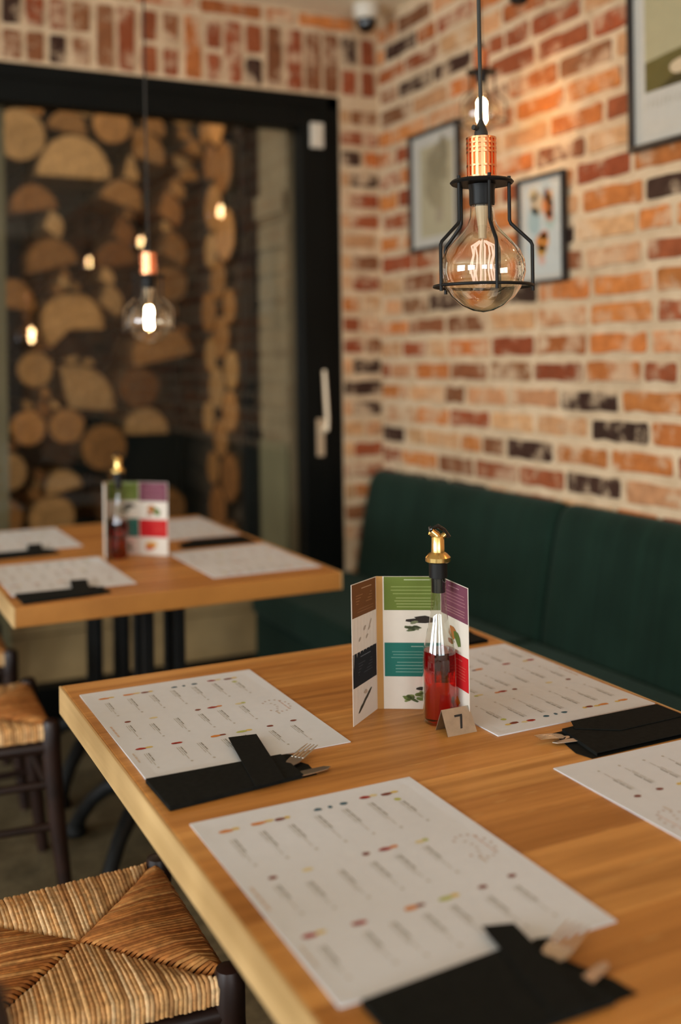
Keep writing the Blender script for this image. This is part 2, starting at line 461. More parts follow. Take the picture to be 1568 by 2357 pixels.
o = b.build('door_closer_cover', M['whitepl'], door, bevel=.006); o['label'] = 'small beige cover at the top of the sash'

# ------------------------------------------------------------------ outside the glass: firewood store
b = MB(); b.box(-1.2, 2.6, WY + .25, 6.2, -.3, -.14); struct(b.build('trim_1', M['plinth']))            # paving outside
b = MB(); b.box(1.80, 1.95, WY + .25, 4.47, -.14, 3.0)
for k in range(9): b.box(1.792, 1.80, WY + .25, 4.47, 1.0 + k * .115, 1.0 + k * .115 + .095)
b.box(1.775, 1.80, WY + .25, 4.47, 1.945, 2.04)
struct(b.build('wall_outside', M['concrete']))
b = MB(); b.box(1.784, 1.80, WY + .26, 4.46, -.1, .96); struct(b.build('trim_2', M['greenpanel']))
b = MB(); b.box(1.80, 1.95, 4.47, 6.0, -.14, 3.0)
for k in range(18): b.box(1.785, 1.80, 4.53, 5.6, -.1 + k * .145, .025 + k * .145)
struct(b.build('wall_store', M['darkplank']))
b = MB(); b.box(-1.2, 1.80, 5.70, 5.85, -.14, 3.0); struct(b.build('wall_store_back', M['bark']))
b = MB(); b.box(.42, .645, 4.16, 4.36, -.14, 3.0); struct(b.build('wall_outside_left', M['greenpanel']))
b = MB(); b.box(.65, 1.775, 4.24, 4.36, -.14, .255); b.box(.65, 1.775, 4.225, 4.37, .262, .33); b.box(.65, 1.775, 4.245, 4.355, .25, .265)
tag(b.build('low_stone_kerb', M['plinth'], bevel=.004), 'low beige stone kerb just outside the glass door, seen under the back table', 'kerb')
b = MB(); b.box(-.6, 1.78, 5.115, 5.66, -.14, .13, (1, 1, 1)); b.box(-.6, 1.78, 5.105, 5.115, .10, .15)
tag(b.build('firewood_plinth', M['plinth'], bevel=.006), 'low pale stone plinth under the firewood outside the glass door', 'plinth')
b = MB(); b.box(1.72, 1.78, 4.475, 4.525, -.14, 2.9)
tag(b.build('steel_post', M['iron'], bevel=.003), 'dark steel post at the corner of the firewood store behind the glass', 'post')

BARK = [(.050, .030, .016), (.075, .045, .022), (.035, .022, .012)]
FACE = [(.44, .235, .085), (.34, .155, .048), (.46, .26, .105), (.24, .10, .03), (.36, .17, .056)]
def log_outline(r, kind):
    """the cut face in its own plane: round, half-round, notched round or wedge"""
    if kind == 0: return [(r * R.uniform(.93, 1.0) * math.cos(2 * PI * i / 16), r * R.uniform(.93, 1.0) * math.sin(2 * PI * i / 16)) for i in range(16)]
    t0 = R.uniform(-.35, .35)
    if kind == 1: q = [(r * math.cos(PI * i / 10), r * 1.15 * math.sin(PI * i / 10) - .42 * r) for i in range(11)]
    elif kind == 2: q = [(r * math.cos(-.05 * PI + 1.3 * PI * i / 11), r * math.sin(-.05 * PI + 1.3 * PI * i / 11)) for i in range(12)] + [(-.1 * r, -.15 * r)]; t0 *= .3
    elif kind == 3: q = [(-.62 * r, -.45 * r)] + [(1.35 * r * math.cos(-.15 * PI + .62 * PI * i / 7) - .55 * r, 1.25 * r * math.sin(-.15 * PI + .62 * PI * i / 7) - .45 * r) for i in range(8)]
    else: q = [(r * math.cos(PI * i / 10), -r * 1.1 * math.sin(PI * i / 10) + .4 * r) for i in range(11)][::-1]      # half-round lying bark down
    q = [(x * math.cos(t0) - z * math.sin(t0), x * math.sin(t0) + z * math.cos(t0)) for x, z in q]
    mx = r / max(math.hypot(*p) for p in q); q = [(x * mx * R.uniform(.97, 1), z * mx * R.uniform(.97, 1)) for x, z in q]
    return q
def log_mesh(pts, kind, L, pale=1.0):
    """log along +y from the cut face at y=0"""
    b = MB()
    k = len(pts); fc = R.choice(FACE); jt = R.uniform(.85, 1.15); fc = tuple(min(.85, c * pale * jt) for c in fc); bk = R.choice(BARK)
    sides = bk if kind == 0 else tuple((a + c * .6) / 2 for a, c in zip(bk, fc))
    n = 0
    for s_, y in ((1, L), (1, .006), (.955, 0), (.86, -.001), (.5, -.002)):
        b.v += [(x * s_, y + R.uniform(0, .002), z * s_) for x, z in pts]
    for i in range(4):
        for j in range(k):
            j2 = (j + 1) % k
            cc = (sides, tuple(c * .4 for c in fc), tuple(c * .92 for c in fc), tuple(c * (.94 + .09 * (j % 3) / 2) for c in fc))[i]
            b.face((i * k + j, i * k + j2, (i + 1) * k + j2, (i + 1) * k + j), cc)
    b.v.append((0, -.002, 0)); c0 = len(b.v) - 1
    if kind == 0:
        for j in range(k): b.face((4 * k + j, 4 * k + (j + 1) % k, c0), tuple(c * .85 for c in fc))
    else: b.face([4 * k + j for j in range(k)], fc)
    b.face([k - 1 - j for j in range(k)], bk)
    return b
LOGS = [(1.13, 2.33, 0.170, 1), (1.70, 2.5, 0.085, 0), (0.93, 2.13, 0.105, 1), (0.84, 1.62, 0.114, 1), (1.12, 1.52, 0.137, 2), (1.17, 1.21, 0.175, 3), (1.54, 1.41, 0.150, 1), (1.43, 1.16, 0.09, 0), (0.9, 1.04, 0.075, 0), (1.01, 0.60, 0.1, 0), (1.08, 0.96, 0.075, 0), (1.37, 2.17, 0.105, 1), (1.49, 2.40, 0.12, 3), (0.88, 2.43, 0.11, 0), (1.01, 1.86, 0.12, 1), (1.61, 2.12, 0.094, 3), (1.33, 1.88, 0.1, 1), (0.94, 1.29, 0.075, 0), (1.32, 2.50, 0.085, 0), (1.25, 0.90, 0.1, 0), (1.47, 0.93, 0.11, 1), (1.56, 0.62, 0.104, 0), (1.30, 1.66, 0.085, 3), (1.60, 1.74, 0.083, 0), (1.06, 0.78, 0.085, 1), (0.80, 0.85, 0.079, 0), (1.30, .64, .11, 3), (.78, .62, .09, 0), (.70, 1.14, .10, 0), (.66, 1.9, .12, 0)]
named = {
 (1.13, 2.33): ('biggest half-round firewood log, pale and domed, at the upper left behind the glass', 1.25),
 (1.12, 1.52): ('wide firewood round with a notch in its lower side, mid-height at left behind the glass', 1.15),
 (1.17, 1.21): ('wide petal-shaped wedge of firewood lying under the notched round', 1.0),
 (1.54, 1.41): ('broad half-round log just below the hanging bulb over the back table', 1.0),
 (0.9, 1.04): ('small bright cut firewood round low at the left edge of the stack', 1.5)}
GX0, GX1, DX_ = .24, 1.775, .005                         # the stack grows log by log, each resting on those below
NG = int((GX1 - GX0) / DX_) + 1
ground = [.152] * NG
def spans(pts):
    lo, hi = {}, {}
    for i in range(len(pts)):
        (x0, z0), (x1, z1) = pts[i], pts[(i + 1) % len(pts)]
        if x1 < x0: x0, z0, x1, z1 = x1, z1, x0, z0
        for j in range(math.ceil(x0 / DX_ - 1), math.floor(x1 / DX_ + 1) + 1):
            xx = min(max(j * DX_, x0), x1); f = (xx - x0) / (x1 - x0) if x1 - x0 > 1e-9 else 0
            for z in ((z0 + (z1 - z0) * f,) if x1 - x0 > 1e-9 else (z0, z1)):
                lo[j] = min(lo.get(j, 9), z); hi[j] = max(hi.get(j, -9), z)
    return lo, hi
def rest(x, lo):
    j0 = round((x - GX0) / DX_); z = -9
    for j, v in lo.items():
        if not 0 <= j0 + j < NG: return None
        z = max(z, ground[j0 + j] - v)
    return z + .001
def put_log(x, z, pts, lo, hi, kind, key=None):
    L = R.uniform(.38, .46); lab, pale = named.get(key, (None, R.uniform(.6, 1.0) if z < 2.0 else R.uniform(.85, 1.3)))  # logs higher up are paler: daylight from above put into their colour
    j0 = round((x - GX0) / DX_); x = GX0 + j0 * DX_
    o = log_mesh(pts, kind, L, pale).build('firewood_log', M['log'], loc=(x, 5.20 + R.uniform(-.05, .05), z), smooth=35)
    if lab: tag(o, lab, 'firewood', 'logs stacked behind the glass door')
    elif kind == 0: tag(o, 'round cut firewood log facing the glass door, among others like it', 'firewood', 'round logs stacked behind the glass door')
    else: tag(o, 'split firewood log facing the glass door, among others like it', 'firewood', 'split logs stacked behind the glass door')
    for j, v in hi.items(): ground[j0 + j] = max(ground[j0 + j], z + v)
def best_of(x0, x1, rr, kinds, n=16, zmax=9, tw=.4):
    best = None
    for _ in range(n):
        r = R.uniform(*rr); k = R.choice(kinds); pts = log_outline(r, k); lo, hi = spans(pts); x = R.uniform(x0, x1); z = rest(x, lo)
        if z is None: continue
        j0 = round((x - GX0) / DX_); waste = sum(z + v - ground[j0 + j] for j, v in lo.items()) * DX_
        top_ = z + max(hi.values()); score = z * tw + waste / r - r * 2.0
        if top_ < zmax and (best is None or score < best[0]): best = (score, x, z, pts, lo, hi, k)
    return best
for x, z, r, k in sorted([(x_, z_, r_ * 1.18, k_) for x_, z_, r_, k_ in LOGS], key=lambda l: l[1] - l[2]):
    pts = log_outline(r, k); lo, hi = spans(pts)
    for _ in range(10):
        zz = rest(x, lo)
        if zz is None or z - zz < .05: break
        gap = min(.135, max(.045, (z - zz) * .55))
        bb = best_of(x - r, x + r, (gap * .7, gap), (0, 0, 1, 3, 4), 14, z + r * .3)
        if bb is None: break
        put_log(*bb[1:])
    zz = rest(x, lo)
    if zz is not None and abs(zz - z) < .15: put_log(x, zz, pts, lo, hi, k, (x, z))
for _ in range(150):
    bb = best_of(GX0, GX1, (.055, .15), (0, 0, 1, 3, 4), 40, 2.66, 1.6)
    if bb: put_log(*bb[1:])
side = []                                               # the stack along the right side, its cut ends towards the middle
for _ in range(60):
    r = R.uniform(.085, .135); best = None
    for q in range(14):
        y = R.uniform(4.60 + r, 5.10 - r); z = -.14 + r
        for a, c, d in side:
            if abs(y - a) < (r + d) * .97: z = max(z, c + math.sqrt(max(0, ((r + d) * .97) ** 2 - (y - a) ** 2)))
        if best is None or z < best[1]: best = (y, z)
    if best[1] + r < 2.62: side.append((best[0], best[1], r))
top = max((s_ for s_ in side if s_[1] < 2.45), key=lambda s_: s_[1])
for i, (y, z, r) in enumerate(side):
    pale = 2.1 if (y, z, r) == top else (1.3 if z > 1.9 else 1.0)  # upper ends paler, the topmost most: skylight painted into the log colour
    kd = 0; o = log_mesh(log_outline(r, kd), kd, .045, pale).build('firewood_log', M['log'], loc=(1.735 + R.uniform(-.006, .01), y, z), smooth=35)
    o.rotation_euler = (0, 0, -PI / 2)
    if (y, z, r) == top: tag(o, 'palest firewood log end, high at the right end of the stack behind the glass', 'firewood', 'log ends along the right side of the store')
    else: tag(o, 'pale log end seen edge-on along the right side of the firewood store', 'firewood', 'log ends along the right side of the store')

# ------------------------------------------------------------------ ceiling camera and spotlight
t = thing('security_camera', 'white security camera with a black lens in the ceiling corner', 'camera', (1.975, 3.74, CZ))
b = MB(); b.lathe([(.052, -.0), (.055, -.02), (.050, -.045), (.043, -.060)], 24); b.build('camera_body', M['whitepl'], t, smooth=40)
b = MB(); b.lathe([(.0385, -.0605), (.037, -.085), (.028, -.102), (.012, -.111), (0, -.113)], 24); b.build('lens_dome', M['blacklens'], t, smooth=60)
t = thing('spotlight', 'small black ceiling spotlight cut off by the top edge of the photo', 'lamp', (1.907, 2.628, 2.372))
b = MB(); b.lathe([(.0, 0), (.020, .003), (.029, .014), (.031, .03), (.031, .12), (.02, .13)], 20); b.build('lamp_head', M['blackmetal'], t, smooth=40)
b = MB(); b.tube([(0, 0, .128), (0, 0, CZ - 2.372)], .007, 8); b.build('stem', M['blackmetal'], t)

# ------------------------------------------------------------------ pictures on the brick wall
def picture(name, label, y0, y1, z0, z1, bar, art):
    """y1 is the left edge as seen; art(b, Q) draws with Q(u from left, v from bottom, lift)"""
    t = thing(name, label, 'picture', (WX - .009, (y0 + y1) / 2, z0), 0, 'framed prints on the brick wall')
    hw, h = (y1 - y0) / 2, z1 - z0
    b = MB(); D = .020
    b.box(-D, 0, -hw, hw, 0, bar); b.box(-D, 0, -hw, hw, h - bar, h); b.box(-D, 0, -hw, -hw + bar, bar, h - bar); b.box(-D, 0, hw - bar, hw, bar, h - bar)
    b.build('frame', M['black'], t, bevel=.0015)
    b = MB(); W = y1 - y0
    def Q(u, v, lift=0): return (-.006 - lift, hw - u, v)
    def rect(u0, v0, u1, v1, c, lift=.0003): b.poly([Q(u0, v0, lift), Q(u0, v1, lift), Q(u1, v1, lift), Q(u1, v0, lift)][::-1], c)
    def blob(u, v, ru, rv, c, lift=.0006, n=14, j=.15, rot=0):
        p = []
        for i in range(n):
            a = 2 * PI * i / n; s_ = R.uniform(1 - j, 1 + j); x, y = ru * math.cos(a) * s_, rv * math.sin(a) * s_
            p.append(Q(u + x * math.cos(rot) - y * math.sin(rot), v + x * math.sin(rot) + y * math.cos(rot), lift))
        b.poly(p[::-1], c)
    rect(bar * .8, bar * .8, W - bar * .8, h - bar * .8, (.54, .50, .44), 0)
    art(b, W, h, rect, blob, Q)
    b.build('print', M['print'], t)
    b = MB(); b.poly([(-.0085, -hw + bar, bar), (-.0085, hw - bar, bar), (-.0085, hw - bar, h - bar), (-.0085, -hw + bar, h - bar)]); b.build('picture_glass', M['pglass'], t)
    return t
def art_big(b, W, h, rect, blob, Q):
    L, Rr = .060, W - .060
    rect(L, .158, Rr, h - .06, (.42, .36, .21))
    b.poly([Q(L, .158, .0006), Q(Rr, .158, .0006), Q(Rr, .262, .0006), Q(L + .2, .256, .0006), Q(L + .08, .249, .0006), Q(L, .242, .0006)], (.125, .098, .026))
    b.poly([Q(L + .05, .158, .0009), Q(Rr, .158, .0009), Q(Rr, .20, .0009), Q(L + .11, .186, .0009)], (.055, .042, .010))
    blob(L + .140, .205, .045, .020, (.62, .47, .30), .0012, 16, .04)
    u = L
    for k in range(16):                                  # faint caption, not legible in the photo
        w = R.uniform(.004, .010); rect(u, .112, u + .0035, .112 + R.uniform(.018, .026), (.40, .35, .27), .0004)
        if k % 2: rect(u, .112 + (.011 if k % 4 == 1 else 0), u + w, .1155 + (.011 if k % 4 == 1 else 0), (.40, .35, .27), .0004)
        u += w + .010
    for r_ in range(3): rect(L, .066 - r_ * .012, L + .2, .069 - r_ * .012, (.55, .485, .40), .0004)
def art_left(b, W, h, rect, blob, Q):
    rect(.07, .05, W - .05, h - .06, (.44, .375, .245))
    for u, v, a, c in ((.17, .30, .06, .30), (.20, .33, .05, .27), (.16, .24, .055, .31), (.23, .36, .045, .25), (.25, .28, .03, .31), (.14, .28, .03, .33), (.2, .2, .04, .34)):
        blob(u, v, a, a * 1.2, (c * .98, c * .80, c * .49), .0005 + R.uniform(0, .0003), 12, .25)
    blob(.21, .14, .03, .045, (.36, .29, .20), .0006, 10, .2)
def art_mid(b, W, h, rect, blob, Q):
    rect(.028, .028, W - .028, h - .028, (.55, .56, .53))
    for u, v, a, c in ((.085, .20, .04, (.36, .45, .45)), (.10, .26, .035, (.55, .42, .28)), (.17, .20, .03, (.40, .48, .43)), (.15, .30, .03, (.45, .50, .50)), (.09, .12, .035, (.42, .50, .52)), (.08, .29, .02, (.60, .45, .25))): blob(u, v, a, a * 1.1, c, .0005, 12, .2)
    for u, v, a, bb, c in ((.155, .245, .026, .040, (.62, .20, .06)), (.15, .285, .016, .02, (.30, .16, .12)), (.165, .215, .018, .022, (.66, .22, .12)), (.125, .135, .032, .030, (.65, .25, .055)), (.135, .155, .02, .016, (.55, .14, .03)), (.12, .105, .026, .020, (.68, .34, .08)), (.125, .075, .016, .014, (.66, .38, .30)), (.17, .265, .014, .03, (.68, .32, .10))): blob(u, v, a, bb, c, .0009, 12, .2)
picture('picture_frame', 'large black framed poster of a green hill under a pale sky, at the top right', 1.855, 2.357, 1.888, 2.59, .016, art_big)
picture('picture_frame', 'narrow framed print with a greyish beige drawing, left of the caged pendant lamp', 3.255, 3.612, 1.722, 2.178, .014, art_left)
picture('picture_frame', 'smallest framed print, orange and blue blots on white, right of the caged pendant', 2.655, 2.903, 1.547, 1.895, .011, art_mid)

# ------------------------------------------------------------------ bench along the brick wall
t = thing('banquette_bench', 'dark green upholstered banquette bench along the brick wall', 'bench', (0, 0, 0))
y0, y1 = -1.2, 3.875
b = MB(); b.box(1.52, 2.10, y0, y1, .0, .33); b.build('bench_base', M['green'], t, bevel=.01)
PROF = [(1.952, .425), (1.957, .476), (1.968, .545), (1.981, .62), (1.996, .703), (2.008, .765), (2.020, .812), (2.034, .840), (2.054, .857), (2.076, .860), (2.094, .852), (2.102, .835), (2.102, .425)]
seams = [y1, 2.640, 1.405, .17, -1.2]
for hi, lo in zip(seams[:-1], seams[1:]):
    b = MB(); st = [0, .003, .010, .022, .04, .07]; L = hi - lo - .004
    ts = st + [L * i / 8 for i in range(1, 8)] + [L - s for s in reversed(st)]
    k = len(PROF)
    for s_ in ts:
        e = min(s_, L - s_); d = max(0, 1 - e / .05); d = .020 * (1 - math.sqrt(max(0, 1 - d * d)))
        bul = .008 * math.sin(PI * s_ / L) ** .5 if 0 < s_ < L else 0
        for i, (x, z) in enumerate(PROF):
            f = 1 if i < 9 else (.5 if i < 10 else 0)
            b.v.append((x + (d - bul * (1 if 0 < i < 7 else .3)) * f, lo + .002 + s_, z - (d * .8 if 4 < i < 12 else 0)))
    for j in range(len(ts) - 1):
        for i in range(k):
            i2 = (i + 1) % k
            b.face((j * k + i, j * k + i2, (j + 1) * k + i2, (j + 1) * k + i))
    b.face(list(range(k))[::-1]); b.face([(len(ts) - 1) * k + i for i in range(k)])
    b.build('back_cushion', M['green'], t, smooth=60)
    b = MB(); b.box(1.50, 1.945, lo + .002, hi - .002, .332, .455); b.build('seat_cushion', M['green'], t, bevel=.022, seg=4, smooth=60)

# ------------------------------------------------------------------ tables
def make_table(label, loc):
    t = thing('dining_table', label, 'table', loc, 0, 'oak tables beside the green bench')
    b = MB(); b.box(0, .836, 0, 1.195, TZ - .047, TZ); b.build('tabletop', M['oak'], t, bevel=.0025)
    for xx in (-.0035, .836):
        b = MB(); b.box(xx, xx + .0035, 0, 1.195, TZ - .047, TZ - .0004); o = b.build('edge_band', M['oakedge'], t); o['label'] = 'paler oak edging strip'
    for yy in (.28, .85):
        b = MB(); c = (.421, yy)
        b.box(c[0] - .11, c[0] + .11, c[1] - .11, c[1] + .11, TZ - .055, TZ - .0475); b.box(c[0] - .062, c[0] + .062, c[1] - .062, c[1] + .062, TZ - .085, TZ - .055)
        p = b.build('pedestal', M['iron'], t, smooth=35)
        b = MB(); b.lathe([(.075, .10), (.085, .13), (.085, .17), (.065, .20)], 20, (c[0], c[1], 0)); b.build('base_hub', M['iron'], p, smooth=35)
        for sx in (-1, 1):
            for sy in (-1, 1):
                b = MB(); b.box(c[0] + sx * .043 - .014, c[0] + sx * .043 + .014, c[1] + sy * .043 - .014, c[1] + sy * .043 + .014, .18, TZ - .084)
                b.build('post', M['iron'], p, bevel=.003)
                b = MB(); d = Vector((sx, sy * .95, 0)).normalized(); pts = []
                for r_, z in ((.05, .16), (.10, .165), (.16, .145), (.21, .105), (.245, .06), (.262, .028)): pts.append((c[0] + d.x * r_, c[1] + d.y * r_, z))
                b.tube(pts, [.026, .025, .022, .02, .02, .022], 10)
                b.lathe([(.03, 0), (.033, .006), (.03, .018), (.018, .035)], 14, (c[0] + d.x * .266, c[1] + d.y * .266, 0))
                b.build('foot', M['iron'], p, smooth=45)
    return t
T1 = make_table('big oak table in the foreground with the table number 7 sign on it', (.3745, .685, 0))
T2 = copy_thing(T1, 'oak table farther back, by the glass door and in front of the firewood', (.402, 2.530, 0))

# ------------------------------------------------------------------ printed placemats
PW, PL = .306, .411                                     # local: x 0..PW from the diner, y 0..-PL along the table edge
def mat_z(x, y):
    e = min(x, PW - x, -y, PL + y)
    return .0007 + .0006 * (math.sin(x * 19 + 1.0) * math.sin(y * 15) + 1) + .0010 * max(0, 1 - e / .02) * (0.5 + .5 * math.sin(7 * x + 11 * y))
PAPER = (.665, .67, .70)
def make_mat():
    b = MB(); nx, ny = 18, 24
    for j in range(ny + 1):
        for i in range(nx + 1):
            x, y = PW * i / nx, -PL * j / ny; b.v.append((x, y, mat_z(x, y)))
    for j in range(ny):
        for i in range(nx):
            a = j * (nx + 1) + i; b.face((a, a + nx + 1, a + nx + 2, a + 1), PAPER)
    edge = [i for i in range(nx + 1)] + [(j + 1) * (nx + 1) - 1 for j in range(1, ny + 1)] + [ny * (nx + 1) + i for i in range(nx - 1, -1, -1)] + [j * (nx + 1) for j in range(ny - 1, 0, -1)]
    n = len(b.v); b.v += [(b.v[e][0], b.v[e][1], .0002) for e in edge]; k = len(edge)
    for i in range(k): b.face((edge[i], edge[(i + 1) % k], n + (i + 1) % k, n + i), PAPER)
    P = lambda u, v: (v, -u, mat_z(v, -u) + .00025)
    def blob(u, v, ru, rv, c, n=8):
        b.poly([P(u + ru * math.cos(2 * PI * i / n) * R.uniform(.8, 1.15), v + rv * math.sin(2 * PI * i / n) * R.uniform(.8, 1.15)) for i in range(n)][::1], c)
    def line(u0, v0, u1, v1, w, c):
        segs = max(1, int(abs(u1 - u0) / .012))
        for i in range(segs):
            a, e = i / segs, (i + .86) / segs
            ua, ub, va, vb = u0 + (u1 - u0) * a, u0 + (u1 - u0) * e, v0 + (v1 - v0) * a, v0 + (v1 - v0) * e
            b.poly([P(ua, va - w / 2), P(ub, vb - w / 2), P(ub, vb + w / 2), P(ua, va + w / 2)], c)
    ORG, RED, BLU, YEL, LIM, DRK, PYL = (.62, .22, .045), (.36, .035, .02), (.05, .11, .15), (.66, .47, .13), (.45, .47, .13), (.20, .05, .03), (.68, .57, .32)
    IC = [(.039, .033, ORG, YEL, 1), (.037, .074, ORG, YEL, 1.2), (.039, .102, DRK, YEL, .8), (.036, .154, BLU, None, .6), (.036, .171, BLU, None, .25), (.035, .190, BLU, None, .6), (.031, .223, RED, PYL, 1), (.034, .252, DRK, YEL, 1), (.055, .257, LIM, None, .5),
          (.17, .038, DRK, None, .5), (.171, .079, PYL, None, .8), (.169, .152, DRK, None, .55), (.169, .177, RED, ORG, .95), (.171, .221, PYL, LIM, .7),
          (.296, .024, RED, YEL, 1), (.297, .078, RED, None, .95), (.295, .138, ORG, DRK, 1), (.294, .18, LIM, YEL, 1), (.292, .227, DRK, None, .5), (.287, .268, DRK, None, .55)]
    for u, v, c, c2, s_ in IC:
        blob(u, v, .0042, .0085 * s_ + .001, c)
        if c2: blob(u - .001, v + .012 * s_, .0036, .006 * s_, c2)
        if s_ > .9: blob(u + .0015, v - .003, .002, .004, tuple(x * .5 for x in c))
    TX = [(.064, .031, .134), (.059, .0695, .134), (.059, .107, .131), (.052, .145, .13), (.051, .183, .128), (.049, .22, .128), (.063, .258, .126),
          (.188, .034, .254), (.197, .068, .259), (.19, .109, .256), (.19, .149, .256), (.188, .182, .254), (.184, .22, .252),
          (.318, .026, .376), (.315, .075, .374), (.311, .107, .376), (.312, .144, .376), (.31, .177, .377), (.312, .22, .377), (.307, .258, .374)]
    GR, GD = (.46, .42, .37), (.27, .25, .22)
    for u0, v, u1 in TX:
        line(u0, v + .003, u0 + (u1 - u0) * R.uniform(.5, .62), v + .003, .0017, GD)
        line(u0, v, u1 - .008, v, .0011, GR)
        line(u0, v - .0032, u0 + (u1 - u0) * R.uniform(.4, .75), v - .0032, .0010, GR)
        blob(u1, v + .001, .0026, .0022, GR, 6)
    line(.18, .0085, .235, .0085, .003, (.58, .43, .34)); line(.31, .0085, .35, .0085, .0025, (.58, .48, .40))
    for k in range(13):                                  # round dotted stamp
        a = -2.4 + 4.9 * k / 12
        blob(.209 + .030 * math.sin(a), .272 + .021 * math.cos(a) * 1.0, .0026, .0022, (.50, .40, .36), 6)
    for k in range(5): blob(.195 + .009 * k, .268 + .004 * math.sin(k), .002, .0026, (.52, .44, .40), 6)
    line(.185, .285, .235, .285, .002, (.60, .42, .37)); line(.235, .262, .25, .262, .0035, (.58, .50, .44))
    return b
mat0 = make_mat().build('placemat', M['paper'], loc=(.398, 1.239, TZ)); G1 = 'paper menu placemats'
tag(mat0, 'paper menu placemat at the front of the big table, nearest the camera', 'placemat', G1)
def put_mat(label, x, y, turned=False, tilt=0.0, z=TZ):
    c = mat0.copy(); COL.objects.link(c); c['label'] = label
    c.location = (x, y, z); c.rotation_euler = (0, 0, (PI if turned else 0) + tilt); return c
put_mat('paper menu placemat at the far left corner of the big table', .3905, 1.8075, tilt=-.004)
put_mat('paper menu placemat between the oil bottle and the green bench', 1.203, 1.316, True, .012)
put_mat('paper menu placemat cut off by the right edge, beyond the near one', 1.194, .760, True, -.010)
put_mat('paper menu placemat at the front left of the back table', .416, 3.068)
put_mat('paper menu placemat at the far left of the back table', .416, 3.690, tilt=.01)
put_mat('paper menu placemat at the front right corner of the back table', 1.222, 2.620, True)
put_mat('paper menu placemat at the far right of the back table, partly behind its menu card', 1.222, 3.240, True, -.01)

# ------------------------------------------------------------------ black cutlery pouches, forks, knives
def pouch(label, o, body, mouth, band, extra=None):
    """polygons in table coordinates; o is the pouch's own corner"""
    t = thing('cutlery_pouch', label, 'napkin', (o[0], o[1], TZ), 0, 'black cutlery pouches')
    L = lambda pts: [(x - o[0], y - o[1]) for x, y in pts]
    b = MB(); b.prism(L(mouth), .0004, .0012); bp = L(body); b.prism(bp, .0054, .0064)
    k = len(bp); cx = sum(p[0] for p in bp) / k; cy = sum(p[1] for p in bp) / k
    for i in range(k):                                   # folded sides; the last edge is the open mouth
        if i == k - 2: continue
        p, q = bp[i], bp[(i + 1) % k]
        ins = lambda a: (a[0] + (cx - a[0]) * .012, a[1] + (cy - a[1]) * .012)
        b.prism([p, q, ins(q), ins(p)], .0012, .0054)
    b.build('sleeve', M['napkin'], t, bevel=.0006)
    b = MB()
    bl = L(band); n = len(b.v); z0 = .0068
    b.prism(bl, z0, z0 + .0012)
    b.build('folded_band', M['napkin'], t, bevel=.0005)
    if extra:
        b = MB(); b.prism(L(extra), .0013, .0022); b.build('napkin_corner', M['napkin'], t)
    return t
pouch('black cutlery pouch with its band across the far left placemat', (.388, 1.285),
      [(.388, 1.287), (.578, 1.304), (.580, 1.386), (.386, 1.390)][::1], [(.388, 1.287), (.600, 1.308), (.604, 1.345), (.585, 1.386), (.386, 1.390)],
      [(.505, 1.293), (.549, 1.297), (.578, 1.474), (.536, 1.480)], [(.566, 1.37), (.597, 1.37), (.602, 1.384), (.592, 1.392), (.566, 1.395)])
pouch('black cutlery pouch at the bottom edge, below the nearest placemat', (.418, .722),
      [(.418, .722), (.612, .722), (.600, .835), (.416, .822)], [(.418, .722), (.640, .726), (.636, .752), (.620, .790), (.600, .842), (.49, .842), (.476, .832), (.416, .822)],
      [(.548, .722), (.588, .722), (.605, .862), (.574, .872)], [(.596, .80), (.624, .812), (.627, .834), (.612, .838), (.595, .83)])
p3 = pouch('black cutlery pouch between the two right-hand placemats, mouth to the left', (.965, 1.178),
      [(1.19, 1.293), (.99, 1.281), (.972, 1.180), (1.19, 1.182)], [(1.19, 1.293), (.975, 1.284), (.955, 1.205), (.962, 1.178), (1.19, 1.182)],
      [(1.19, 1.297), (1.02, 1.298), (1.005, 1.270), (1.06, 1.232), (1.19, 1.236)])
copy_thing(p3, 'black cutlery pouch behind the open menu card on the big table', (.955, 1.752, TZ))
p2 = [o for o in COL.objects if o.get('label') == 'black cutlery pouch with its band across the far left placemat'][0]
copy_thing(p2, 'black cutlery pouch along the front edge of the back table', (.425, 2.552, TZ))
copy_thing(p2, 'black cutlery pouch between the two left placemats of the back table', (.425, 3.165, TZ))
copy_thing(p3, 'black cutlery pouch between the two right placemats of the back table', (.985, 3.066, TZ))

